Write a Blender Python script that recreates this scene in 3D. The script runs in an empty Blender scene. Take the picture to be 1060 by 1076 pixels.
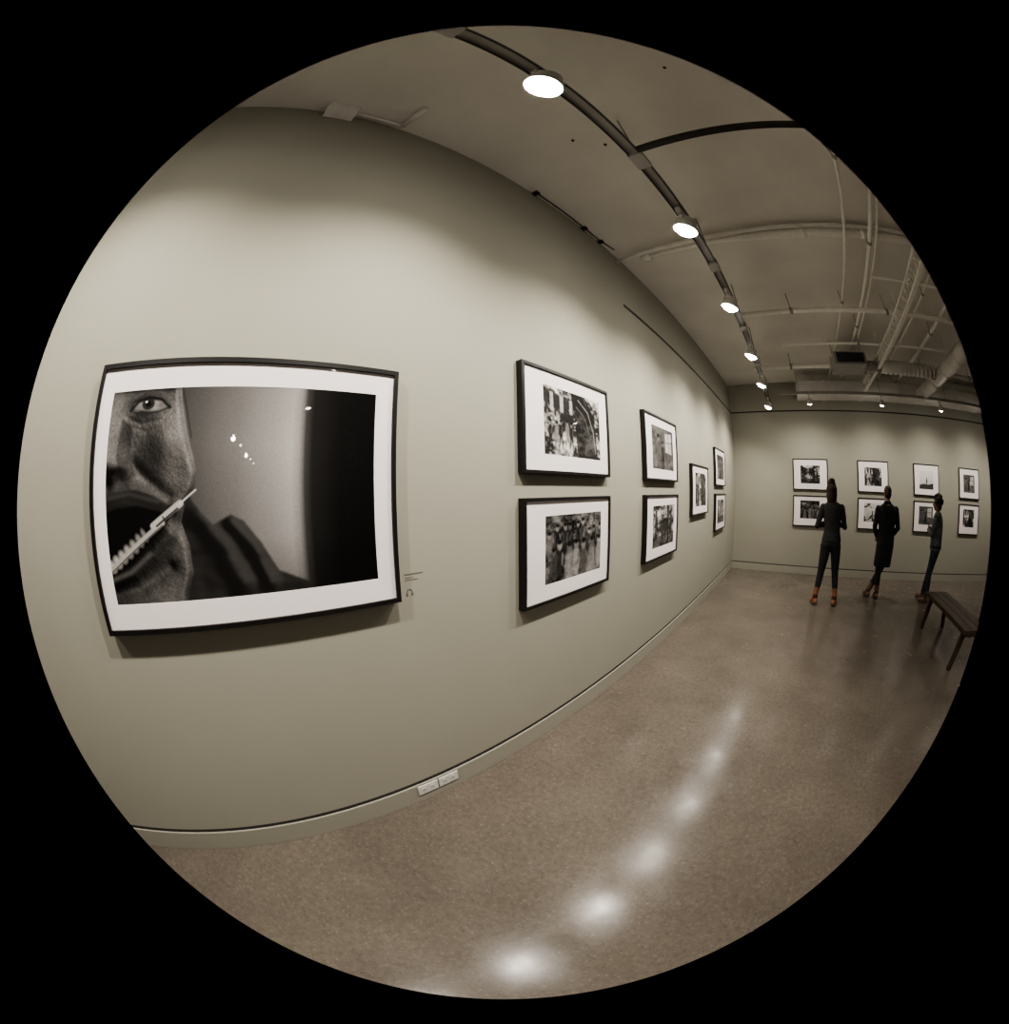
import bpy, bmesh, numpy as np, math, random
from mathutils import Matrix, Vector, kdtree
random.seed(7); np.random.seed(7)
SC=bpy.context.scene
COL=SC.collection
# ------------------------------------------------------------------ helpers
def link(o,parent=None):
    COL.objects.link(o)
    if parent is not None: o.parent=parent
    return o
def empty(name,loc=(0,0,0),rotz=0):
    e=bpy.data.objects.new(name,None); e.location=loc; e.rotation_euler=(0,0,rotz); e.empty_display_size=.1
    return link(e)
def mesh_obj(name,verts,faces,mats=None,fm=None,smooth=False,parent=None,matrix=None):
    me=bpy.data.meshes.new(name); me.from_pydata([tuple(v) for v in verts],[],[tuple(f) for f in faces]); me.update()
    for m in (mats or []): me.materials.append(m)
    if fm is not None: me.polygons.foreach_set('material_index',fm)
    if smooth: me.polygons.foreach_set('use_smooth',[True]*len(me.polygons))
    o=bpy.data.objects.new(name,me)
    if matrix is not None: o.matrix_world=matrix
    return link(o,parent)
class MB:
    """mesh builder that joins many shaped parts"""
    def __init__(s): s.v=[];s.f=[];s.m=[];s.sm=[]
    def add(s,vs,fs,mi=0,smooth=False,M=None):
        b=len(s.v)
        if M is not None: vs=[tuple(M@Vector(v)) for v in vs]
        s.v+= [tuple(v) for v in vs]; s.f+=[tuple(b+i for i in f) for f in fs]; s.m+=[mi]*len(fs); s.sm+=[smooth]*len(fs)
    def box(s,lo,hi,mi=0,M=None,bev=0.0):
        bm=bmesh.new(); bmesh.ops.create_cube(bm,size=1)
        for v in bm.verts: v.co=Vector([(lo[i]+hi[i])/2+v.co[i]*(hi[i]-lo[i]) for i in range(3)])
        if bev>0: bmesh.ops.bevel(bm,geom=bm.edges[:],offset=bev,segments=2,affect='EDGES',profile=.5)
        bm.verts.index_update()
        s.add([v.co[:] for v in bm.verts],[[v.index for v in f.verts] for f in bm.faces],mi,False,M); bm.free()
    def tube(s,pts,rad,mi=0,n=12,M=None,cap=True,smooth=True):
        pts=[Vector(p) for p in pts]
        if not hasattr(rad,'__len__'): rad=[rad]*len(pts)
        vs=[];fs=[];prev=None
        for i,p in enumerate(pts):
            if i==0: t=pts[1]-p
            elif i==len(pts)-1: t=p-pts[i-1]
            else: t=(pts[i+1]-p).normalized()+(p-pts[i-1]).normalized()
            t.normalize()
            a=Vector((0,0,1)) if abs(t.z)<.9 else Vector((1,0,0))
            if prev is None: u=t.cross(a).normalized()
            else: u=(prev-t*prev.dot(t)).normalized()
            prev=u; w=t.cross(u)
            for k in range(n):
                an=2*math.pi*k/n; vs.append(p+(u*math.cos(an)+w*math.sin(an))*rad[i])
        for i in range(len(pts)-1):
            for k in range(n):
                a=i*n+k;b=i*n+(k+1)%n; fs.append((a,b,b+n,a+n))
        if cap:
            fs.append(tuple(range(n-1,-1,-1))); L=(len(pts)-1)*n; fs.append(tuple(L+k for k in range(n)))
        s.add(vs,fs,mi,smooth,M)
    def lathe(s,prof,mi=0,n=24,M=None,smooth=True):
        vs=[];fs=[]
        for (r,z) in prof:
            for k in range(n):
                a=2*math.pi*k/n; vs.append((r*math.cos(a),r*math.sin(a),z))
        for i in range(len(prof)-1):
            for k in range(n):
                a=i*n+k;b=i*n+(k+1)%n; fs.append((a,b,b+n,a+n))
        s.add(vs,fs,mi,smooth,M)
    def obj(s,name,mats,parent=None,matrix=None):
        o=mesh_obj(name,s.v,s.f,mats,s.m,False,parent,matrix)
        o.data.polygons.foreach_set('use_smooth',s.sm)
        return o
# ------------------------------------------------------------------ materials
def mat(name,col,rough=.5,var=0.0,nscale=8,metal=0,bump=0,bscale=200,coat=0,spec=.5,detail=4):
    m=bpy.data.materials.new(name); m.use_nodes=True; nt=m.node_tree; b=nt.nodes['Principled BSDF']
    b.inputs['Roughness'].default_value=rough; b.inputs['Metallic'].default_value=metal
    b.inputs['Specular IOR Level'].default_value=spec
    b.inputs['Coat Weight'].default_value=coat; b.inputs['Coat Roughness'].default_value=.02
    tc=nt.nodes.new('ShaderNodeTexCoord')
    n=nt.nodes.new('ShaderNodeTexNoise'); n.inputs['Scale'].default_value=nscale; n.inputs['Detail'].default_value=detail
    nt.links.new(tc.outputs['Object'],n.inputs['Vector'])
    r=nt.nodes.new('ShaderNodeValToRGB')
    r.color_ramp.elements[0].position=.3;r.color_ramp.elements[1].position=.7
    r.color_ramp.elements[0].color=(*[c*(1-var) for c in col],1); r.color_ramp.elements[1].color=(*[min(1,c*(1+var)) for c in col],1)
    nt.links.new(n.outputs['Fac'],r.inputs['Fac']); nt.links.new(r.outputs['Color'],b.inputs['Base Color'])
    if bump>0:
        n2=nt.nodes.new('ShaderNodeTexNoise'); n2.inputs['Scale'].default_value=bscale; n2.inputs['Detail'].default_value=3
        nt.links.new(tc.outputs['Object'],n2.inputs['Vector'])
        bp=nt.nodes.new('ShaderNodeBump'); bp.inputs['Strength'].default_value=bump; bp.inputs['Distance'].default_value=.002
        nt.links.new(n2.outputs['Fac'],bp.inputs['Height']); nt.links.new(bp.outputs[0],b.inputs['Normal'])
    return m
def emis(name,col,s):
    m=bpy.data.materials.new(name); m.use_nodes=True; nt=m.node_tree; nt.nodes.clear()
    e=nt.nodes.new('ShaderNodeEmission'); e.inputs[0].default_value=(*col,1); e.inputs[1].default_value=s
    o=nt.nodes.new('ShaderNodeOutputMaterial'); nt.links.new(e.outputs[0],o.inputs[0]); return m
M_WALL=mat('wall_paint',(.325,.313,.260),.85,.015,3,bump=.08,bscale=350,spec=.25)
M_CEIL=mat('ceiling_paint',(.76,.74,.69),.8,.07,1.5,bump=.2,bscale=60,spec=.2)
M_GROOVE=mat('groove_dark',(.03,.028,.024),.8,.1)
M_BLACK=mat('frame_black',(.010,.009,.009),.4,.1,40,spec=.35)
M_MAT=mat('mat_board',(.84,.78,.775),.8,.01,60,coat=.5)
M_RAIL=mat('rail_dark',(.02,.019,.017),.45,.1)
M_RAILG=mat('rail_grey',(.30,.29,.27),.5,.08)
M_CAN=mat('lamp_housing',(.55,.53,.49),.45,.03)
M_PIPE=mat('conduit_painted',(.80,.78,.73),.5,.06,12)
M_PIPE2=mat('pipe_wrap_white',(.86,.84,.79),.7,.05,20)
M_DUCT=mat('duct_metal',(.62,.60,.56),.45,.12,3,metal=.2)
M_PLATE=mat('outlet_plate',(.66,.64,.60),.4,.01)
M_WOOD=mat('bench_wood',(.055,.036,.024),.45,.3,18)
M_INK=mat('label_ink',(.14,.13,.11),.8,.05)
M_LENS=emis('lamp_lens',(1,.94,.86),110)
def floor_mat():
    m=bpy.data.materials.new('polished_concrete'); m.use_nodes=True; nt=m.node_tree; b=nt.nodes['Principled BSDF']
    tc=nt.nodes.new('ShaderNodeTexCoord')
    def noise(s,d=6,r=.6):
        n=nt.nodes.new('ShaderNodeTexNoise'); n.inputs['Scale'].default_value=s; n.inputs['Detail'].default_value=d; n.inputs['Roughness'].default_value=r
        nt.links.new(tc.outputs['Object'],n.inputs['Vector']); return n
    def ramp(n,p0,c0,p1,c1):
        r=nt.nodes.new('ShaderNodeValToRGB'); e=r.color_ramp.elements
        e[0].position=p0; e[0].color=(*c0,1); e[1].position=p1; e[1].color=(*c1,1); nt.links.new(n.outputs['Fac'],r.inputs['Fac']); return r
    def mul(a,c,fac=1):
        mx=nt.nodes.new('ShaderNodeMix'); mx.data_type='RGBA'; mx.blend_type='MULTIPLY'; mx.inputs[0].default_value=fac
        nt.links.new(a,mx.inputs[6]); nt.links.new(c,mx.inputs[7]); return mx.outputs[2]
    n1=noise(1.0,9,.68); n2=noise(30,6,.78); n3=noise(3.5,4,.6); n4=noise(85,2,.5); n5=noise(60,2,.5)
    c=ramp(n1,.3,(.106,.090,.074),.7,(.172,.147,.121)).outputs[0]
    c=mul(c,ramp(n2,.36,(.80,.79,.79),.62,(1.07,1.07,1.07)).outputs[0])
    c=mul(c,ramp(n4,.29,(.42,.40,.39),.36,(1,1,1)).outputs[0],.7)
    c=mul(c,ramp(n5,.64,(1,1,1),.70,(1.35,1.33,1.3)).outputs[0],.8)
    nt.links.new(c,b.inputs['Base Color'])
    mr=nt.nodes.new('ShaderNodeMapRange'); mr.inputs[1].default_value=.3; mr.inputs[2].default_value=.7; mr.inputs[3].default_value=.15; mr.inputs[4].default_value=.29
    nt.links.new(n3.outputs['Fac'],mr.inputs[0]); nt.links.new(mr.outputs[0],b.inputs['Roughness'])
    b.inputs['Specular IOR Level'].default_value=.30
    bp=nt.nodes.new('ShaderNodeBump'); bp.inputs['Strength'].default_value=.22; bp.inputs['Distance'].default_value=.004
    nt.links.new(n3.outputs['Fac'],bp.inputs['Height']); nt.links.new(bp.outputs[0],b.inputs['Normal'])
    return m
M_FLOOR=floor_mat()
def print_mat():
    m=bpy.data.materials.new('silver_gelatin_print'); m.use_nodes=True; nt=m.node_tree; b=nt.nodes['Principled BSDF']
    a=nt.nodes.new('ShaderNodeVertexColor'); a.layer_name='tone'
    nt.links.new(a.outputs['Color'],b.inputs['Base Color'])
    b.inputs['Roughness'].default_value=.7; b.inputs['Specular IOR Level'].default_value=.05
    b.inputs['Coat Weight'].default_value=.6; b.inputs['Coat Roughness'].default_value=.015
    return m
M_PRINT=print_mat()
# ------------------------------------------------------------------ room
XR,YB,L,C=13.0,-5.0,7.64,3.856
def boxo(name,lo,hi,m,parent=None,bev=0):
    b=MB(); b.box(lo,hi,0,None,bev); return b.obj(name,[m],parent)
boxo('floor',(-.2,YB-.2,-.1),(XR+.2,L+.2,0),M_FLOOR)
boxo('ceiling',(-.2,YB-.2,C),(XR+.2,L+.2,C+.1),M_CEIL)
boxo('wall_left',(-.2,YB-.2,0),(0,L+.2,C),M_WALL)
boxo('wall_far',(0,L,0),(XR,L+.2,C),M_WALL)
boxo('wall_right',(XR,YB-.2,0),(XR+.2,L+.2,C),M_WALL)
boxo('wall_back',(0,YB-.2,0),(XR,YB,C),M_WALL)
zb=.154
b=MB(); b.box((0,YB,0),(.012,L,zb-.012),0,bev=.002); b.box((0,YB,zb-.012),(.0025,L,zb+.008),1); b.obj('baseboard_left',[M_WALL,M_GROOVE])
b=MB(); b.box((.012,L-.012,0),(XR,L,zb-.012),0,bev=.002); b.box((.012,L-.0025,zb-.012),(XR,L,zb+.008),1); b.obj('baseboard_far',[M_WALL,M_GROOVE])
boxo('slot_strip_1',(0,2.60,3.235),(.004,L,3.262),M_GROOVE)  # flat dark strip standing in for a recessed wall slot
boxo('slot_strip_2',(.004,L-.004,3.235),(XR,L,3.262),M_GROOVE)  # same dark stand-in for the slot, carried along the far wall
# ------------------------------------------------------------------ print painting
def blur(a,n):
    for _ in range(n):
        p=np.pad(a,1,mode='edge'); a=(p[:-2,1:-1]+p[2:,1:-1]+p[1:-1,:-2]+p[1:-1,2:]+2*p[1:-1,1:-1])/6
    return a
class Paint:
    def __init__(s,X,Y,val): s.X,s.Y=X,Y; s.a=np.full(X.shape,float(val))
    def mix(s,mask,val): s.a=s.a*(1-mask)+val*mask
    def ell(s,cx,cy,rx,ry,val,soft=.25,ang=0,op=1):
        c,n=math.cos(ang),math.sin(ang); dx,dy=s.X-cx,s.Y-cy
        d=np.sqrt(((dx*c+dy*n)/rx)**2+((-dx*n+dy*c)/ry)**2)
        s.mix(op*np.clip((1+soft-d)/(2*soft),0,1),val)
    def dist(s,pts):
        D=np.full(s.X.shape,1e9)
        for (x0,y0),(x1,y1) in zip(pts[:-1],pts[1:]):
            vx,vy=x1-x0,y1-y0; t=np.clip(((s.X-x0)*vx+(s.Y-y0)*vy)/(vx*vx+vy*vy+1e-9),0,1)
            D=np.minimum(D,np.hypot(s.X-x0-t*vx,s.Y-y0-t*vy))
        return D
    def line(s,pts,w,val,soft=1.0,op=1):
        s.mix(op*np.clip((w/2-s.dist(pts))/soft+.5,0,1),val)
    def mask(s,pts,bl=2):
        ins=np.zeros(s.X.shape,bool); n=len(pts)
        for i in range(n):
            x0,y0=pts[i];x1,y1=pts[(i+1)%n]
            if y0==y1: continue
            c=((y0>s.Y)!=(y1>s.Y))&(s.X<(x1-x0)*(s.Y-y0)/(y1-y0)+x0); ins^=c
        return blur(ins.astype(float),bl)
    def poly(s,pts,val,bl=2,op=1):
        m=s.mask(pts,bl); s.mix(op*m,val); return m
def fnoise(h,w,cells,seed,cy=None):
    cy=cy or cells
    rs=np.random.RandomState(seed); g=rs.rand(cy+2,cells+2)
    y=np.linspace(0,cy,h);x=np.linspace(0,cells,w); yi=y.astype(int);xi=x.astype(int); fy=(y-yi);fx=(x-xi)
    fy=fy*fy*(3-2*fy);fx=fx*fx*(3-2*fx)
    A=g[yi][:,xi];B=g[yi][:,xi+1];Cc=g[yi+1][:,xi];D=g[yi+1][:,xi+1]
    return (A*(1-fx)+B*fx)*(1-fy)[:,None]+(Cc*(1-fx)+D*fx)*fy[:,None]
def big_print():
    H,W=360,540
    u,v=np.meshgrid(np.linspace(0,1,W),np.linspace(0,1,H)); X=120+276*u; Y=410+v*(222-24*u)
    p=Paint(X,Y,.2)
    G=lambda cx,cy,rx,ry,an=0: np.exp(-((((X-cx)*math.cos(an)+(Y-cy)*math.sin(an))/rx)**2+((-(X-cx)*math.sin(an)+(Y-cy)*math.cos(an))/ry)**2))
    LN=lambda pts,w: np.exp(-(p.dist(pts)/w)**2)
    def shade(h,l=(.62,-.42,.66)):
        hx=np.gradient(h,axis=1)/(276/W); hy=np.gradient(h,axis=0)/(210/H); n=np.sqrt(hx**2+hy**2+1)
        l=np.array(l)/np.linalg.norm(l); return np.clip((-hx*l[0]-hy*l[1]+l[2])/n,0,1)
    # blurred backdrop
    p.a=np.interp(X,[195,225,262,295,314,321,327,334,360,396],[.05,.09,.16,.27,.36,.27,.05,.016,.006,.004])*np.interp(Y,[410,470,560,600,632],[.8,1.05,.85,.5,.28])
    # coat collar and hand low in the picture
    nz=fnoise(H,W,9,91)*.6+fnoise(H,W,24,92)*.4
    m=p.mask([(200,528),(214,518),(222,530),(238,548),(256,538),(268,544),(284,566),(298,594),(326,606),(340,640),(200,640)],8)
    hh=10*LN([(224,540),(246,568),(262,606)],11)+9*LN([(256,546),(276,570),(288,606)],8)+5*nz
    p.mix(m,.008+.045*shade(hh)**3)
    # face as a lit relief
    f=p.mask([(100,395),(197,395),(202,425),(210,455),(218,480),(223,496),(221,512),(211,528),(206,545),(213,568),(214,595),(204,622),(196,645),(100,645)],3)
    fb=blur(f,90)
    h=40*fb+24*G(116,466,17,40,-.12)+13*G(116,486,17,13)+8*G(139,488,10,9)+9*G(165,427,20,13)-11*G(156,416,38,17)+9*G(168,401,40,6)
    h+=9*G(188,466,22,26)-4*LN([(150,486),(170,504),(192,522),(201,550)],7)+5*LN([(116,523),(150,513),(176,519),(196,530)],7)-4*G(122,508,6,8)
    h+=8*LN([(116,608),(148,596),(172,577),(192,556)],8)+14*G(158,640,40,22)-5*LN([(118,622),(155,612),(190,590)],7)
    h+=-.8*LN([(143,440),(160,447),(184,443),(196,432)],2.6)-.5*LN([(150,449),(168,455),(190,449)],2.4)-.5*LN([(192,416),(201,408)],2)-.5*LN([(194,424),(204,422)],2)
    h+=.22*fnoise(H,W,70,101,52)+.26*fnoise(H,W,150,102,112)+.9*fnoise(H,W,16,103,13)
    h=blur(h,2)
    s=shade(h); pores=fnoise(H,W,260,104,190); mid=fnoise(H,W,22,105,18)
    skin=.006+.24*s**2.6*(.72+.56*pores)*(.8+.4*mid)+.4*np.clip(s-.93,0,1)*pores
    skin*=np.interp(X,[120,150,190,222],[.65,.8,1.0,.85])*np.interp(Y,[410,440,500,560,632],[.75,1,1,.8,.65])
    p.mix(np.clip(f*1.3,0,1),skin)
    sh=p.mask([(112,500),(150,500),(185,512),(206,532),(205,556),(192,580),(160,600),(112,620)],26); p.a*=1-.5*sh
    sh=p.mask([(136,440),(150,448),(150,480),(158,500),(140,505),(132,480)],14); p.a*=1-.6*sh
    # hair strand edge
    p.line([(198,410),(205,435),(212,462),(219,484)],1.4,.22,2,.6); p.line([(201,410),(208,432),(216,462)],1.2,.02,1.5,.8)
    # eye
    p.ell(167,423,27,13,.015,.6,.05,.65)
    p.ell(166,427,20,7.2,.012,.3,.06); p.ell(168,427.5,16.5,5.4,.26,.3,.06); p.ell(180,428,5,4,.12,.7); p.ell(153,429,4,3.5,.14,.7)
    p.ell(165,426,7.6,6.6,.022,.18); p.ell(165,426,3.2,3.2,.004,.2); p.ell(162.5,423.6,1.4,1.2,.6,.35)
    p.line([(145,432),(153,423),(166,419),(180,422),(190,431)],3.0,.006,2.5); p.line([(149,434),(162,436.5),(177,435),(188,431)],1.4,.02,2)
    p.line([(148,418),(160,412),(176,413),(190,421)],1.6,.10,3,.5)
    for k in range(34): x=136+1.9*k; p.line([(x,413-abs(x-168)*.02),(x+5,406)],.8,.008,1.4,.5)
    # nostril, mouth
    p.ell(126,495,12,4.2,.004,.6,-.15); p.ell(140,497,6,3,.01,.8,-.4)
    p.poly([(112,534),(134,528),(158,527),(182,532),(196,540),(186,553),(168,570),(148,588),(112,606)],.004,5)
    p.poly([(112,520),(136,514),(158,513),(180,520),(198,531),(200,540),(182,534),(158,529),(134,531),(112,537)],.018,6,.75); p.line([(118,522),(150,517),(182,525)],2.4,.07,5,.6)
    for i,(x,y,r) in enumerate([(122,591,4.7),(129.5,586,4.8),(137,580.5,4.7),(144.5,575,4.5),(152,569.5,4.2),(159,563.5,3.6),(165,558,2.8)]):
        p.ell(x,y,r,6.6,.34-.035*i,.35,-.45); p.ell(x-1,y-2,r*.4,3,.46-.045*i,.7,-.45)
    p.line([(116,603),(142,592),(166,573),(184,555)],2,.006,3,.8)
    p.line([(118,606),(145,596),(170,577)],2.6,.16,5,.5)
    # syringe
    p.line([(112,601),(186,546)],5.4,.36,1.6); p.line([(112,603.5),(186,548.8)],1.3,.04,1.2); p.line([(176,549),(206,527)],6.6,.42,1.4)
    p.line([(180,549),(203,532)],2.2,.03,1.2); p.line([(187,540),(193,549)],1.6,.03,1.2); p.line([(206,527),(222,514)],1.5,.55,1)
    p.a*=.86+.28*np.random.rand(H,W)
    return np.clip(p.a,.003,.85)
def small_print(seed,kind):
    H,W=84,124
    u,v=np.meshgrid(np.linspace(0,1,W),np.linspace(0,1,H)); rs=np.random.RandomState(seed)
    n=fnoise(H,W,5,seed)*.45+fnoise(H,W,14,seed+1)*.30+fnoise(H,W,34,seed+2)*.25
    p=Paint(u*100,v*67,.3)
    def person(x,y,s,body,face,legs=True):
        p.ell(x,y+13*s,5*s,11*s,body,.25); p.ell(x,y,2.8*s,3.7*s,face,.35); p.ell(x,y-2.2*s,3*s,2*s,.01,.3)
        p.line([(x-3.5*s,y+7*s),(x-6*s+rs.rand()*6,y+17*s)],1.8*s,body*.6+.04,1.5); p.line([(x+3.5*s,y+7*s),(x+7*s-rs.rand()*8,y+15*s)],1.6*s,face*.7,1.5)
        if legs:
            p.line([(x-2*s,y+22*s),(x-4*s,y+34*s)],2.4*s,body*.7,1.5); p.line([(x+2*s,y+22*s),(x+4*s,y+34*s)],2.4*s,body*.7,1.5)
    if kind=='street':
        p.a=.03+.6*np.clip((n-.45)*3.2,0,1)**1.2
        for i in range(6): p.poly([(2+i*8,4+i),(7+i*8,4+i),(7+i*8,24),(2+i*8,24)],.04+.4*(i%2),1)
        p.poly([(45,0),(52,-2),(70,-2),(88,20),(95,67),(55,67),(50,25)],.02,1,.9)
        p.line([(58,6),(76,17),(86,38),(90,60)],1.4,.25,1); p.line([(54,14),(68,22),(78,40)],1,.16,1)
        for i in range(5): person(8+i*9+rs.rand()*3,32+rs.rand()*5,.7,.02+.2*(i%2),.18)
        p.a*=.6+.8*n
    elif kind=='crowd':
        p.a=.008+.22*np.clip((n-.35)*2,0,1)
        for i in range(9): person(5+i*11+rs.rand()*5,9+rs.rand()*12,.9+.3*rs.rand(),.01+.14*rs.rand()**2,.10+.20*rs.rand(),False)
        for i in range(7): person(8+i*14+rs.rand()*6,28+rs.rand()*10,1.2+.4*rs.rand(),.01+.30*rs.rand()**2,.10+.26*rs.rand(),False)
        p.a*=.5+1.0*n
    elif kind=='fog':
        p.a=.50+.2*(1-v)+.08*n; p.poly([(0,52),(30,47),(60,50),(100,44),(100,70),(0,70)],.06,2); person(52,28,.8,.04,.05)
    elif kind=='figures':
        p.a=.03+.55*np.clip((n-.38)*2.6,0,1); p.poly([(0,50),(100,46),(100,70),(0,70)],.03,2,.8)
        for x in (14,42,52,83): person(x+rs.rand()*5,12+rs.rand()*16,.9+.5*rs.rand(),.012+.04*rs.rand(),.08)
        p.poly([(62,0),(70,0),(74,67),(66,67)],.02,1,.9); p.line([(0,30),(100,22)],1.2,.02,1); p.a*=.5+n
    elif kind=='interior':
        p.a=.02+.16*n; p.poly([(60,8),(90,5),(90,40),(60,38)],.5,1); p.line([(75,6),(75,40)],1.5,.02,1); p.line([(60,22),(90,21)],1.2,.02,1)
        person(28,18,1.6,.10,.2); person(47,26,1.3,.02,.12); p.a*=.6+.8*n
    elif kind=='tree':
        p.a=.60-.2*v+.05*n; p.a=np.where(n+.3*(v-.5)>.54,.03,p.a); p.a=blur(p.a,1); p.line([(50,66),(48,30)],5,.02,1)
    p.a*=.8+.4*np.random.rand(H,W)
    return np.clip(p.a,.004,.8)
def tone_mesh(name,a,u0,u1,v0,v1,n,M,parent):
    H,W=a.shape
    us=np.linspace(u0,u1,W);vs=np.linspace(v1,v0,H)
    UU,VV=np.meshgrid(us,vs); co=np.stack([UU.ravel(),VV.ravel(),np.full(H*W,n)],1)
    idx=np.arange(H*W).reshape(H,W); q=np.stack([idx[:-1,:-1],idx[1:,:-1],idx[1:,1:],idx[:-1,1:]],-1).reshape(-1,4)
    me=bpy.data.meshes.new(name); me.vertices.add(len(co)); me.vertices.foreach_set('co',co.ravel())
    me.loops.add(q.size); me.loops.foreach_set('vertex_index',q.ravel().astype(np.int32))
    me.polygons.add(len(q)); me.polygons.foreach_set('loop_start',np.arange(0,q.size,4,dtype=np.int32))
    me.update(calc_edges=True); me.validate()
    ca=me.color_attributes.new('tone','FLOAT_COLOR','POINT')
    c=np.stack([a.ravel()*1.0,a.ravel()*.955,a.ravel()*.92,np.ones(H*W)],1); ca.data.foreach_set('color',c.ravel())
    me.materials.append(M_PRINT); o=bpy.data.objects.new(name,me); link(o,parent); return o
def rect_ring(b,o,i,z0,z1,mi,zi=None):
    zi=z1 if zi is None else zi
    def r(q,z): return [(q[0],q[1],z),(q[2],q[1],z),(q[2],q[3],z),(q[0],q[3],z)]
    vs=r(o,z0)+r(o,z1-.002)+r((o[0]+.002,o[1]+.002,o[2]-.002,o[3]-.002),z1)+r(i,zi)+r(i,z0)
    fs=[]
    for k in range(4):
        for j in range(4):
            a=k*4+j;bb=k*4+(j+1)%4; fs.append((a,bb,bb+4,a+4))
    b.add(vs,fs,mi)
def framed(name,w,h,mg,origin,U,N,tone,face=.018,depth=.042,off=0.0):
    U=Vector(U);N=Vector(N);V=Vector((0,0,1)); origin=Vector(origin)+N*off
    M=Matrix([[U.x,V.x,N.x,origin[0]],[U.y,V.y,N.y,origin[1]],[U.z,V.z,N.z,origin[2]],[0,0,0,1]])
    e=bpy.data.objects.new(name,None); e.matrix_world=M; e.empty_display_size=.1; link(e)
    b=MB(); rect_ring(b,(0,0,w,h),(face,face,w-face,h-face),0,depth,0); b.add([(0,0,0),(w,0,0),(w,h,0),(0,h,0)],[(3,2,1,0)],0)
    b.obj('moulding',[M_BLACK],e)
    b=MB(); pr=(mg[0],mg[1],w-mg[2],h-mg[3]); f=face-.002
    rect_ring(b,(f,f,w-f,h-f),pr,depth-.014,depth-.010,0,depth-.012); b.obj('mat_board',[M_MAT],e)
    tone_mesh('print',tone,pr[0]-.001,pr[2]+.001,pr[1]-.001,pr[3]+.001,depth-.013,M,e)
    return e
LU,LN=(0,1,0),(1,0,0)
framed('large_framed_photograph',1.2036,.8714,(.079,.102,.085,.100),(0,-.6438,1.1885),LU,LN,big_print(),.018,.048)
W1=.8332
def lf(y,z0,z1,seed,kind): framed('framed_photograph',W1,z1-z0,(.170,.105,.108,.098),(0,y,z0),LU,LN,small_print(seed,kind))
lf(1.2309,1.6844,2.2713,3,'street'); lf(1.2309,.9882,1.5615,5,'crowd')
lf(2.6714,1.6844,2.2713,8,'interior'); lf(2.6714,.9882,1.5615,11,'figures')
lf(4.0606,1.3051,1.9178,14,'street')
lf(5.4326,1.6844,2.2713,17,'crowd'); lf(5.4326,.9882,1.5615,21,'figures')
kt=['figures','street','fog','interior','tree']; kb=['crowd','tree','interior','street','figures']
for i in range(5):
    x=1.3673+1.586*i
    framed('framed_photograph',.8245,.6071,(.175,.125,.19,.13),(x,L,1.6698),(1,0,0),(0,-1,0),small_print(31+i,kt[i]))
    framed('framed_photograph',.8245,.5998,(.165,.15,.20,.10),(x,L,.9617),(1,0,0),(0,-1,0),small_print(41+i,kb[i]))
for i in range(4):
    y=1.6-1.3*i
    framed('framed_photograph',.8245,.6,(.17,.11,.17,.11),(XR,y,1.6698),(0,-1,0),(-1,0,0),small_print(51+i,kt[i]))
    framed('framed_photograph',.8245,.6,(.17,.11,.17,.11),(XR,y,.9617),(0,-1,0),(-1,0,0),small_print(61+i,kb[i]))
# wall label & outlet
b=MB()
b.box((0,.60,1.277),(.0008,.685,1.282),0)
b.box((0,.60,1.264),(.0008,.64,1.267),0); b.box((0,.60,1.255),(.0008,.66,1.258),0); b.obj('wall_label',[M_INK])
b=MB(); b.tube([(.0008,.62+.012*math.cos(a),1.205+.014*math.sin(a)) for a in np.linspace(-.6,3.74,14)],.0014,0,6); b.box((0,.604,1.192),(.0015,.612,1.202),0); b.box((0,.628,1.192),(.0015,.636,1.202),0); b.obj('audio_guide_sign',[M_INK])
b=MB()
for y0 in (.50,.632):
    b.box((.012,y0,.060),(.019,y0+.124,.132),0,bev=.003)
    for yy in (y0+.034,y0+.086):
        b.box((.019,yy-.014,.078),(.0205,yy+.014,.114),0,bev=.0006); b.box((.0205,yy-.006,.088),(.0208,yy-.003,.102),1); b.box((.0205,yy+.003,.088),(.0208,yy+.006,.102),1)
b.obj('electrical_outlet',[M_PLATE,M_GROOVE])
# ------------------------------------------------------------------ lighting track
TX,TZ=.955,3.28
b=MB()
for s in (-.034,.026): b.box((TX+s,-3,TZ),(TX+s+.008,7.3,TZ+.045),0)
b.box((TX-.026,-3,TZ+.022),(TX+.026,7.3,TZ+.045),1)
for y in np.arange(-2.4,7.3,1.2):
    b.box((TX-.042,y-.06,TZ-.004),(TX+.042,y+.06,TZ+.05),1,bev=.004)
    b.tube([(TX,y,TZ+.045),(TX,y,C)],.006,1,8)
b.box((TX+.034,1.115,TZ+.005),(6.5,1.145,TZ+.04),0)
for x in (2.6,4.4,6.2): b.tube([(x,1.13,TZ+.035),(x,1.13,C)],.006,1,8)
b.obj('lighting_track',[M_RAIL,M_RAILG])
b=MB(); b.box((1.2,6.42,TZ),(10,6.46,TZ+.045),0)
for x in (1.6,3.4,5.2,7,8.8): b.tube([(x,6.44,TZ+.04),(x,6.44,C)],.006,1,8)
b.obj('lighting_track',[M_RAILG,M_RAILG])
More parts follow.
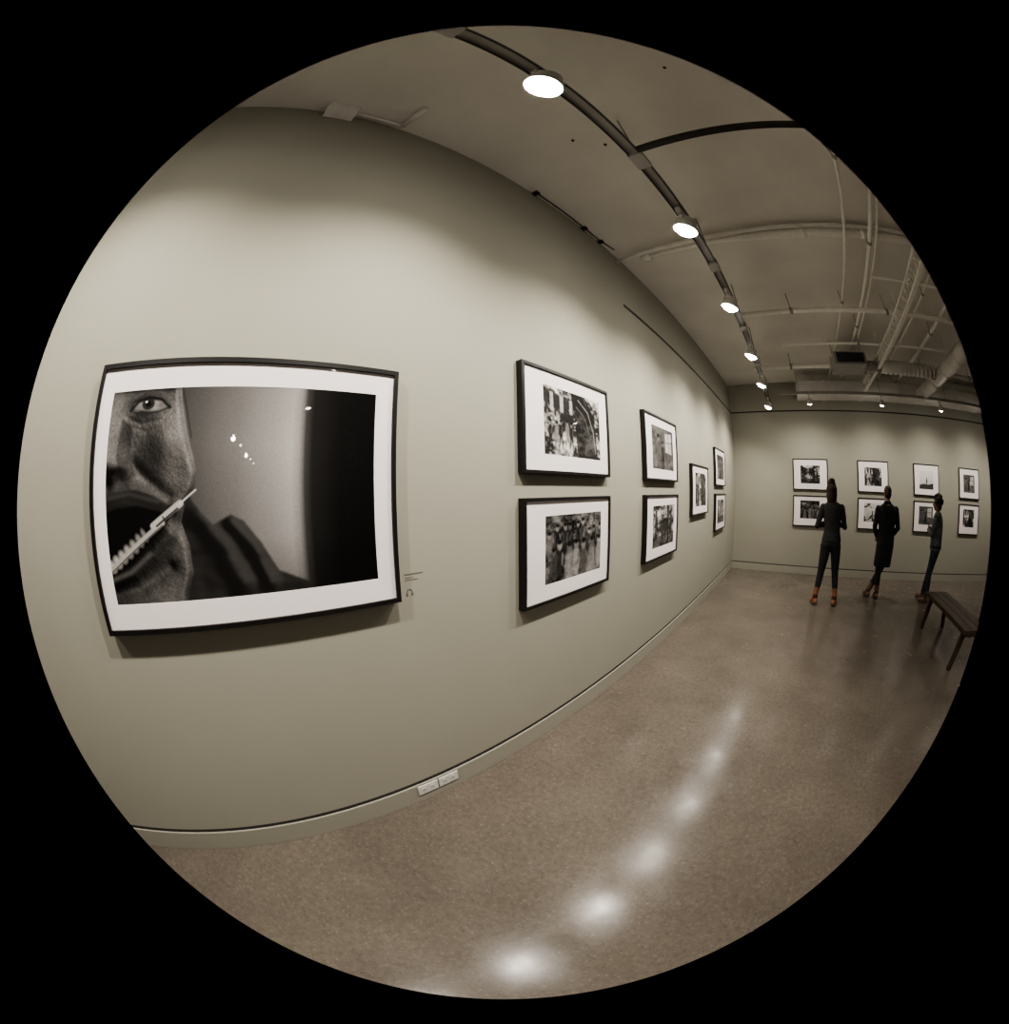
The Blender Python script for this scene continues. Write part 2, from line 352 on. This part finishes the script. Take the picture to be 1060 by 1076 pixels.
# second lighting track across the rear half of the gallery (seen mirrored in the big print's glass)
T2=2.98
def t2y(x): return -.28+(x-6.2)*.105
b=MB()
b.tube([(5,t2y(5),T2+.02),(12.8,t2y(12.8),T2+.02)],.02,0,4,smooth=False)
for x in (5.4,7.6,9.8,12.4): b.tube([(x,t2y(x),T2+.03),(x,t2y(x),C)],.006,1,8)
b.obj('lighting_track',[M_RAIL,M_RAILG])
def track_head(pos,target,power,size=105,blend=.7,top=TZ,col=(1,.935,.84),mountx=None,sc=1.0,soft=.05):
    pos=Vector(pos); d=(Vector(target)-pos).normalized()
    e=empty('track_spotlight',pos)
    rot=d.to_track_quat('-Z','Y').to_matrix().to_4x4(); RS=rot@Matrix.Scale(sc,4)
    b=MB()
    prof=[(.0,.080),(.028,.078),(.040,.070),(.045,.06),(.045,.04),(.058,.026),(.060,-.004),(.058,-.004),(.056,.004),(.0,.006)]
    b.lathe(prof,0,28,RS)
    for z in (.048,.056,.064): b.lathe([(.045,z-.003),(.049,z-.002),(.049,z+.002),(.045,z+.003)],0,28,RS)
    mx=(mountx if mountx is not None else pos.x)-pos.x
    h=top-pos.z
    c=RS@Vector((0,0,.05)); r=.05*sc
    b.tube([(c.x,c.y-r,c.z),(c.x*.5+mx*.5,c.y-r*.9,c.z*.3+h*.5),(mx,0,h-.035)],.006,0,8)
    b.tube([(c.x,c.y+r,c.z),(c.x*.5+mx*.5,c.y+r*.9,c.z*.3+h*.5),(mx,0,h-.035)],.006,0,8)
    b.box((mx-.018,-.05,h-.04),(mx+.018,.05,h-.001),0,bev=.004)
    b.obj('housing',[M_CAN,M_RAIL],e)
    b=MB(); b.lathe([(.0001,-.032),(.02,-.029),(.042,-.017),(.057,.001)],0,28,RS); b.obj('lens',[M_LENS],e)
    if power>0:
        l=bpy.data.lights.new('lamp','SPOT'); l.energy=power; l.color=col; l.spot_size=math.radians(size); l.spot_blend=blend; l.shadow_soft_size=soft
        o=bpy.data.objects.new('lamp',l); link(o,e); o.matrix_local=Matrix.Translation(d*.10)@rot
    return e
for y,pw in ((-1.95,60),(-.75,120),(.476,130),(1.685,130),(2.7635,130),(3.98,130),(5.177,130),(6.6,115)):
    track_head((.943,y,3.105),(0,y+.05,.85),pw,size=134,blend=1,mountx=TX,sc=1.25)
for x in (1.8,3.4,5.0,6.6,8.2):
    track_head((x,6.44,3.12),(x,L,.9),70,size=132,blend=1,mountx=x)
for x in (6.2,7.6,9.2,10.8,12.2):
    track_head((x,t2y(x),T2-.15),(x-2.2,t2y(x),0),40 if x in(6.2,9.2) else 0,size=120,mountx=x,sc=.5,top=T2)
for x in (3.4,5.0):  # added spots, out of view, to brighten the floor
    track_head((x,1.13,3.12),(x,1.6,0),85,size=140,blend=1,mountx=x)
# ------------------------------------------------------------------ ceiling services
def pipe(name,pts,r,m,clamps=()):
    b=MB(); b.tube(pts,r,0,14)
    p0,p1=Vector(pts[0]),Vector(pts[-1])
    for t in clamps:
        c=p0.lerp(p1,t); ax=(p1-p0).normalized(); b.tube([c-ax*.02,c+ax*.02],r*1.35,1,14); b.tube([c,(c.x,c.y,C)],.006,1,8)
    return b.obj(name,[m,M_RAILG])
pipe('conduit_pipe',[(0,2.61,3.78),(.3,2.62,3.80),(1.3,2.62,3.80),(8,2.62,3.8)],.020,M_PIPE,(.6,.9))
b=MB(); b.tube([(.28,2.70,3.80),(1.0,2.71,3.80),(1.25,2.72,3.80),(1.5,2.72,3.79),(1.9,2.71,3.79),(7.5,2.71,3.79)],[.018,.022,.03,.042,.045,.045],0,16)
for x in (1.9,2.6,3.4,4.4,5.6): b.tube([(x,2.71,3.79),(x+.06,2.71,3.79)],.052,0,16)
b.tube([(.24,2.70,3.80),(.34,2.70,3.80)],.04,0,14)
b.obj('insulated_pipe',[M_PIPE2])
pipe('sprinkler_pipe',[(.9,3.95,3.62),(8,3.95,3.62)],.030,M_PIPE,(.1,.3,.5,.7))
pipe('sprinkler_pipe',[(.8,5.95,3.62),(8,5.95,3.62)],.038,M_PIPE,(.1,.3,.5,.7))
pipe('sprinkler_pipe',[(1.4,5.0,3.62),(8,4.9,3.62)],.018,M_PIPE,(.2,.6))
pipe('sprinkler_pipe',[(2.7,3.2,3.62),(8,3.35,3.62)],.016,M_PIPE,(.3,.6))
pipe('conduit_pipe',[(2.36,.2,3.70),(2.36,7.6,3.70)],.016,M_PIPE,(.2,.5,.8))
pipe('conduit_pipe',[(2.66,1.5,3.70),(2.66,7.6,3.70)],.022,M_PIPE,(.2,.5,.8))
pipe('conduit_pipe',[(2.74,1.5,3.70),(2.74,7.6,3.70)],.012,M_PIPE,())
pipe('conduit_pipe',[(3.62,1.8,3.70),(3.55,7.6,3.70)],.018,M_PIPE,(.3,.7))
pipe('conduit_pipe',[(4.1,1.5,3.70),(4.1,7.6,3.70)],.028,M_PIPE,(.2,.5,.8))
pipe('conduit_pipe',[(5.3,1.5,3.70),(5.3,7.6,3.70)],.028,M_PIPE,(.2,.5,.8))
b=MB()
for dz in (0,.15): b.box((3.10,2.2,3.40+dz),(3.16,6.7,3.42+dz),0)
for k in range(28):
    y=2.25+k*.155; b.tube([(3.13,y,3.41),(3.13,y+.078,3.56)],.008,0,6); b.tube([(3.13,y+.078,3.56),(3.13,y+.155,3.41)],.008,0,6)
for y in (2.4,3.7,5.1,6.5): b.tube([(3.13,y,3.56),(3.13,y,C)],.008,0,8)
b.obj('ceiling_truss',[M_PIPE])
b=MB(); b.box((1.6,6.78,3.36),(9,7.25,3.62),0,bev=.01)
for x in np.arange(2.2,9,.9): b.box((x,6.77,3.35),(x+.04,7.26,3.63),0,bev=.004)
for x in (2,4,6,8): b.tube([(x,7.0,3.62),(x,7.0,C)],.008,0,8)
b.obj('ventilation_duct',[M_DUCT])
b=MB(); b.tube([(4.6,2.5,3.42),(4.6,6.72,3.42)],.13,0,24)
for y in np.arange(2.7,6.6,.6): b.tube([(4.6,y,3.42),(4.6,y+.04,3.42)],.14,0,24)
for y in (3,5): b.tube([(4.6,y,3.5),(4.6,y,C)],.008,0,8)
b.obj('round_duct',[M_DUCT])
b=MB(); b.tube([(3.2,5.45,3.46),(3.5,5.45,3.46),(4.2,5.5,3.46),(4.45,5.5,3.44)],[.10,.10,.10,.10],0,20)
for x in np.arange(3.3,4.4,.1): b.tube([(x,5.47,3.46),(x+.03,5.47,3.46)],.108,0,20)
b.obj('flexible_duct',[M_DUCT])
b=MB(); b.box((2.25,5.15,3.38),(2.85,5.70,3.57),0,bev=.01); b.box((2.3,5.12,3.41),(2.8,5.15,3.54),1); b.tube([(2.85,5.45,3.46),(3.2,5.45,3.46)],.08,0,16)
for x in (2.28,2.82): b.tube([(x,5.4,3.57),(x,5.4,C)],.006,0,8)
b.obj('heating_unit',[M_RAILG,M_RAIL])
b=MB(); b.box((0,-.22,3.78),(.10,-.02,C),0,bev=.004); b.tube([(.05,-.02,3.82),(.05,.30,3.83)],.012,0,8); b.tube([(.05,.30,3.83),(.25,.34,3.84)],.02,0,10); b.obj('junction_box',[M_PIPE])
b=MB(); b.tube([(.03,1.45,3.845),(.03,2.3,3.845),(.06,2.5,3.845)],.006,0,8)
for y in (1.45,2.05,2.3): b.box((.0,y,3.835),(.05,y+.04,C),0,bev=.002)
b.obj('cable_conduit',[M_RAIL])
b=MB()
for (x,y) in [(.75,1.35),(.6,1.2),(1.5,.9)]: b.lathe([(.0001,C-.012),(.009,C-.012),(.010,C)],0,10,Matrix.Translation((x,y,0)))
b.obj('ceiling_anchors',[M_RAIL])
# ------------------------------------------------------------------ bench
b=MB()
x0,x1,y0,y1=3.80,4.28,3.30,4.88
for k in range(3):
    xa=x0+k*(x1-x0+.008)/3; b.box((xa,y0,.395),(xa+(x1-x0)/3-.008,y1,.445),0,bev=.004)
for y in (3.42,4.74):
    b.box((x0+.03,y-.03,.35),(x1-.03,y+.03,.395),0,bev=.003)
    for xa,xb in ((x0+.07,x0+.0),(x1-.07,x1-.0)):
        vs=[(xa-.035,y-.03,.37),(xa+.035,y-.03,.37),(xa+.035,y+.03,.37),(xa-.035,y+.03,.37),(xb-.028,y-.028,0),(xb+.028,y-.028,0),(xb+.028,y+.028,0),(xb-.028,y+.028,0)]
        b.add(vs,[(0,1,2,3),(7,6,5,4),(0,4,5,1),(1,5,6,2),(2,6,7,3),(3,7,4,0)],0)
b.box(((x0+x1)/2-.02,3.42,.33),((x0+x1)/2+.02,4.74,.37),0,bev=.003)
b.obj('wooden_bench',[M_WOOD])
# ------------------------------------------------------------------ people
def build_person(name,loc,face,parts,mats,height=None):
    V=[];F=[];T=[]
    def addm(b,tag):
        o=len(V); V.extend(b.v); F.extend([tuple(o+i for i in f) for f in b.f]); T.extend([tag]*len(b.v))
    for tag,kind,d in parts:
        b=MB()
        if kind=='limb':
            pts,rad=d; P=[Vector(p) for p in pts]
            b.tube(P,rad,0,16)
            for p,r in zip(P,rad): sph(b,p,(r,r,r),10)
        elif kind=='ell': sph(b,Vector(d[0]),d[1],14)
        elif kind=='loft':
            n=24; vs=[];fs=[]
            for (cx,cy,z,rx,ry) in d:
                for k in range(n):
                    a=2*math.pi*k/n; vs.append((cx+rx*math.copysign(abs(math.cos(a))**.85,math.cos(a)),cy+ry*math.copysign(abs(math.sin(a))**.85,math.sin(a)),z))
            for i in range(len(d)-1):
                for k in range(n): a=i*n+k;bb=i*n+(k+1)%n; fs.append((a,bb,bb+n,a+n))
            fs.append(tuple(range(n-1,-1,-1))); Lb=(len(d)-1)*n; fs.append(tuple(Lb+k for k in range(n))); b.add(vs,fs)
        addm(b,tag)
    me=bpy.data.meshes.new('raw'); me.from_pydata(V,[],F); me.update(); o=bpy.data.objects.new('raw',me); COL.objects.link(o)
    r=o.modifiers.new('r','REMESH'); r.mode='VOXEL'; r.voxel_size=.0065; r.use_smooth_shade=True
    s=o.modifiers.new('s','SMOOTH'); s.iterations=3; s.factor=.5
    dg=bpy.context.evaluated_depsgraph_get(); dg.update(); nm=bpy.data.meshes.new_from_object(o.evaluated_get(dg))
    bpy.data.objects.remove(o)
    kd=kdtree.KDTree(len(V))
    for i,v in enumerate(V): kd.insert(v,i)
    kd.balance()
    tags=list(mats.keys()); nm.materials.clear()
    for t in tags: nm.materials.append(mats[t])
    ix=[]
    for p in nm.polygons:
        _,i,_=kd.find(p.center); ix.append(tags.index(T[i]))
    nm.polygons.foreach_set('material_index',ix); nm.polygons.foreach_set('use_smooth',[True]*len(ix))
    co=np.empty(len(nm.vertices)*3); nm.vertices.foreach_get('co',co); co=co.reshape(-1,3); zmin=co[:,2].min(); co[:,2]-=zmin
    if height: co*=height/co[:,2].max()
    nm.vertices.foreach_set('co',co.ravel()); nm.update()
    nm.name=name; ob=bpy.data.objects.new(name,nm); ob.location=(loc[0],loc[1],0); ob.rotation_euler=(0,0,face); link(ob); return ob
def sph(b,c,r,n):
    vs=[];fs=[];m=n//2+1
    for i in range(m+1):
        ph=math.pi*i/m
        for k in range(n):
            a=2*math.pi*k/n; vs.append((c[0]+r[0]*math.sin(ph)*math.cos(a),c[1]+r[1]*math.sin(ph)*math.sin(a),c[2]+r[2]*math.cos(ph)))
    for i in range(m):
        for k in range(n): a=i*n+k;bb=i*n+(k+1)%n; fs.append((a,a+n,bb+n,bb))
    b.add(vs,fs)
def hand(w,d,side,nrm,curl=.5,thumb=1):
    w=Vector(w);d=Vector(d).normalized();s=Vector(side).normalized();n=Vector(nrm).normalized(); out=[]
    for i,(ln) in enumerate([.066,.076,.071,.055]):
        o=(i-1.5)*.021; base=w+s*(o*.55); kn=w+d*.088+s*o; 
        out.append(('skin','limb',([base,kn],[.014,.0125])))
        p=kn; a=curl*.5; pts=[kn]; 
        for j,f in enumerate((.45,.32,.23)):
            p=p+(d*math.cos(a)+n*math.sin(a))*ln*f*1.15; pts.append(p); a+=curl*.7
        out.append(('skin','limb',(pts,[.0105,.0095,.009,.0078])))
    t0=w+d*.025-s*.02*thumb; t1=t0+d*.035-s*.035*thumb+n*.012; t2=t1+d*.035-s*.008*thumb+n*.012
    out.append(('skin','limb',([t0,t1,t2],[.015,.012,.0095])))
    return out
def head(c,yaw=0,hair='short',pitch=0):
    R=Matrix.Rotation(yaw,3,'Z')@Matrix.Rotation(pitch,3,'X'); c=Vector(c)
    def P(x,y,z): return c+R@Vector((x,y,z))
    o=[('skin','ell',(P(0,-.012,.03),(.076,.092,.092))),('skin','ell',(P(0,.02,-.035),(.060,.070,.080))),('skin','ell',(P(0,.05,-.088),(.028,.026,.022))),
       ('skin','limb',([P(0,.086,.012),P(0,.108,-.024)],[.010,.0155])),('skin','ell',(P(.013,.094,-.026),(.010,.010,.009))),('skin','ell',(P(-.013,.094,-.026),(.010,.010,.009))),
       ('skin','ell',(P(.034,.066,.032),(.028,.018,.009))),('skin','ell',(P(-.034,.066,.032),(.028,.018,.009))),
       ('lip','ell',(P(0,.086,-.056),(.024,.011,.008))),('eye','ell',(P(.031,.077,.008),(.014,.010,.010))),('eye','ell',(P(-.031,.077,.008),(.014,.010,.010)))]
    for s in (1,-1): o.append(('skin','ell',(P(.076*s,-.005,.0),(.012,.020,.031))))
    if hair in('bun','short'):
        o+= [('hair','ell',(P(0,-.024,.045),(.085,.094,.088))),('hair','ell',(P(0,-.05,-.005),(.074,.062,.075)))]
    if hair=='bun':
        o+=[('hair','ell',(P(0,-.05,.120),(.062,.062,.048))),('hair','limb',([P(.07,-.03,.02),P(.066,-.04,-.09),P(.06,-.05,-.17)],[.026,.028,.02])),('hair','limb',([P(-.07,-.03,.02),P(-.066,-.04,-.09),P(-.06,-.05,-.17)],[.026,.028,.02])),
            ('hair','ell',(P(.0,-.065,-.075),(.072,.042,.11)))]
    if hair=='curly':
        rs=random.Random(4)
        for k in range(46):
            a=rs.uniform(0,2*math.pi); el=rs.uniform(-.35,1.5); x=math.cos(el)*math.cos(a);y=math.cos(el)*math.sin(a);z=math.sin(el)
            if y>.45 and z<.45: continue
            o.append(('hair','ell',(P(.105*x,-.02+.108*y,.05+.098*z),(.035,.035,.035))))
        o+= [('hair','ell',(P(0,-.024,.05),(.092,.100,.094))),('hair','ell',(P(0,-.07,-.02),(.075,.05,.08)))]
    return o
def boot(x,y,dirx,diry,tag='shoe',shaft=.16,z=0):
    d=Vector((dirx,diry,0)).normalized(); a=Vector((x,y,z)); return [
      (tag,'limb',([a+Vector((0,0,.05))-d*.045,a+d*.06+Vector((0,0,.046)),a+d*.16+Vector((0,0,.036))],[.040,.044,.035])),
      (tag,'ell',(a+d*.115+Vector((0,0,.030)),(.048,.05,.030))),(tag,'limb',([a+Vector((0,0,.05)),a+Vector((0,0,shaft))],[.045,.050])),
      ('sole','ell',(a+d*.055+Vector((0,0,.010)),(.052 if abs(d.y)>.7 else .12,.125 if abs(d.y)>.7 else .052,.010)))]
def leg(hip,knee,ank,tag='trouser',r=(.092,.078,.056,.053,.038)):
    h,k,a=Vector(hip),Vector(knee),Vector(ank); return [(tag,'limb',([h,h.lerp(k,.45),k,k.lerp(a,.35),a],list(r)))]
def arm(sh,el,wr,tag='top',r=(.055,.047,.040,.040,.027)):
    s,e,w=Vector(sh),Vector(el),Vector(wr); return [(tag,'limb',([s,s.lerp(e,.5),e,e.lerp(w,.4),w],list(r)))]
M_SKIN=mat('skin',(.36,.22,.15),.5,.06,30); M_SKIND=mat('skin_dark',(.17,.095,.06),.5,.06,30)
M_HAIR=mat('hair_dark',(.026,.016,.011),.6,.4,60); M_LIP=mat('lips',(.28,.10,.08),.5,.05); M_EYE=mat('eye',(.12,.10,.09),.3,.2,50)
M_TOP=mat('charcoal_jersey',(.024,.023,.024),.8,.3,25,bump=.4,bscale=90); M_TRO=mat('black_trousers',(.014,.014,.017),.8,.2,25,bump=.4,bscale=90)
M_JEAN=mat('dark_jeans',(.026,.032,.045),.8,.35,20,bump=.4,bscale=120)
M_COAT=mat('black_wool_coat',(.012,.012,.016),.85,.2,30,bump=.5,bscale=120); M_DENIM=mat('grey_denim_jacket',(.10,.108,.11),.8,.45,12,bump=.5,bscale=90)
M_BOOT=mat('tan_leather',(.25,.10,.055),.5,.15,20); M_SHOE=mat('brown_leather',(.13,.06,.038),.45,.15,20); M_SOLE=mat('rubber_sole',(.02,.018,.016),.7,.1)
p=[]
p+=[('top','loft',[(0,0,.86,.160,.115),(0,-.005,.94,.172,.122),(0,0,1.06,.145,.103),(0,0,1.16,.142,.102),(-.005,.005,1.28,.162,.118),(-.01,0,1.38,.170,.108),(-.01,-.005,1.44,.145,.082),(-.015,-.005,1.48,.075,.060)]),
    ('trouser','loft',[(0,0,.80,.12,.085),(0,-.005,.86,.155,.110),(0,-.006,.92,.160,.115)]),
    ('trouser','ell',((.075,-.055,.88),(.08,.065,.08))),('trouser','ell',((-.075,-.055,.88),(.08,.065,.08))),
    ('skin','limb',([(-.015,-.01,1.46),(-.025,0,1.56)],[.050,.047]))]
p+=leg((-.085,0,.86),(-.125,.015,.48),(-.165,-.02,.14),r=(.098,.084,.062,.058,.043))+leg((.085,0,.86),(.130,.015,.48),(.185,-.03,.14),r=(.098,.084,.062,.058,.043))
p+=boot(-.165,-.02,-.25,1)+boot(.185,-.03,.35,1)
p+=arm((-.175,0,1.39),(-.265,.03,1.13),(-.05,.20,1.17),r=(.060,.053,.046,.043,.030))+arm((.155,0,1.39),(.235,.03,1.13),(.03,.19,1.20),r=(.060,.053,.046,.043,.030))
p+=hand((-.04,.205,1.175),(1,-.15,.15),(0,.1,1),(0,-1,0),.5)+hand((.02,.195,1.205),(-1,-.15,.1),(0,.1,1),(0,-1,0),.5)
p+=head((-.03,.01,1.635),0,'bun',-.05)
build_person('standing_woman',(2.03,5.58),0,p,dict(top=M_TOP,trouser=M_TRO,skin=M_SKIN,hair=M_HAIR,lip=M_LIP,eye=M_EYE,shoe=M_BOOT,sole=M_SOLE),1.83)
p=[]
p+=[('coat','loft',[(-.02,0,.52,.185,.130),(-.015,0,.65,.188,.140),(0,0,.85,.190,.145),(0,0,.98,.185,.14),(0,0,1.10,.172,.13),(0,0,1.25,.198,.135),(0,0,1.38,.212,.125),(0,-.005,1.45,.175,.092),(0,-.005,1.50,.085,.072),(0,-.005,1.53,.070,.067)]),
    ('trouser','loft',[(0,0,.78,.13,.09),(0,0,.92,.16,.11)]),('skin','limb',([(0,-.01,1.47),(0,0,1.57)],[.056,.053]))]
p+=leg((-.085,0,.88),(-.09,.01,.48),(-.055,-.02,.10),r=(.09,.08,.066,.062,.048))+leg((.085,0,.88),(-.01,.07,.48),(-.235,.05,.10),r=(.09,.08,.066,.062,.048))
p+=boot(-.055,-.02,.1,1,shaft=.10)+boot(-.235,.05,-.2,1,shaft=.10)
p+=arm((-.200,0,1.40),(-.265,-.01,1.13),(-.175,.14,.98),'coat',(.066,.058,.052,.050,.038))+arm((.200,0,1.40),(.265,-.01,1.13),(.175,.14,.98),'coat',(.066,.058,.052,.050,.038))
p+=hand((-.165,.155,.97),(.5,.5,-.6),(.6,-.3,.3),(.3,-1,0),.6)+hand((.165,.155,.97),(-.5,.5,-.6),(-.6,-.3,.3),(-.3,-1,0),.6)
p+=head((0,.015,1.645),.1,'short')
build_person('standing_man',(3.27,6.16),0,p,dict(coat=M_COAT,trouser=M_TRO,skin=M_SKIN,hair=M_HAIR,lip=M_LIP,eye=M_EYE,shoe=M_SHOE,sole=M_SOLE),1.78)
p=[]
p+=[('coat','loft',[(0,0,.88,.185,.140),(0,0,1.0,.182,.140),(0,0,1.10,.175,.135),(0,0,1.25,.190,.142),(0,0,1.37,.195,.125),(0,-.005,1.44,.155,.095),(0,-.005,1.49,.080,.070)]),
    ('trouser','loft',[(0,0,.80,.12,.085),(0,-.005,.86,.15,.108),(0,-.006,.93,.155,.11)]),('trouser','ell',((0,-.05,.88),(.13,.07,.08))),
    ('skin','limb',([(0,-.01,1.46),(0,.01,1.55)],[.050,.048]))]
lr=(.102,.090,.070,.066,.052)
p+=leg((-.08,0,.86),(-.085,.06,.48),(-.10,.03,.12),r=lr)+leg((.08,0,.86),(.10,.12,.48),(.13,.20,.12),r=lr)
p+=boot(-.10,.03,-.1,1,shaft=.12)+boot(.13,.20,.15,1,shaft=.12)
ar=(.070,.064,.058,.053,.038)
p+=arm((-.190,0,1.39),(-.255,.06,1.14),(-.03,.22,1.19),'coat',ar)+arm((.190,0,1.39),(.255,.06,1.14),(.03,.22,1.22),'coat',ar)
p+=hand((-.02,.225,1.195),(1,-.15,.15),(0,.1,1),(0,-1,0),.5)+hand((.02,.225,1.225),(-1,-.15,.1),(0,.1,1),(0,-1,0),.5)
p+=head((0,.02,1.62),0,'curly')
build_person('standing_visitor',(4.48,6.02),.85,p,dict(coat=M_DENIM,trouser=M_JEAN,skin=M_SKIND,hair=M_HAIR,lip=M_LIP,eye=M_EYE,shoe=M_SHOE,sole=M_SOLE),1.71)
# ------------------------------------------------------------------ world + camera
w=bpy.data.worlds.new('world'); SC.world=w; w.use_nodes=True
w.node_tree.nodes['Background'].inputs[0].default_value=(.02,.018,.015,1)
try: SC.view_settings.look='AgX - Medium High Contrast'
except Exception as ex: print(ex)
f,yaw,pitch,roll=372.33,.8211,-.0606,-.0115
CAM=np.array([1.2225,0,1.6])
Fw=np.array([-np.sin(yaw)*np.cos(pitch),np.cos(yaw)*np.cos(pitch),np.sin(pitch)])
R=np.array([np.cos(yaw),np.sin(yaw),0]);U=np.cross(R,Fw)
R2=np.cos(roll)*R+np.sin(roll)*U;U2=-np.sin(roll)*R+np.cos(roll)*U
cd=bpy.data.cameras.new('camera');cam=bpy.data.objects.new('camera',cd);link(cam)
cd.type='PANO'; cd.sensor_fit='VERTICAL'; cd.sensor_width=10.60; cd.sensor_height=10.76
cd.clip_start=.01
cd.panorama_type='FISHEYE_EQUISOLID'; cd.fisheye_lens=f/100; cd.fisheye_fov=4*math.asin(512/(2*f))
cam.matrix_world=Matrix([[R2[0],U2[0],-Fw[0],CAM[0]],[R2[1],U2[1],-Fw[1],CAM[1]],[R2[2],U2[2],-Fw[2],CAM[2]],[0,0,0,1]])
SC.camera=cam
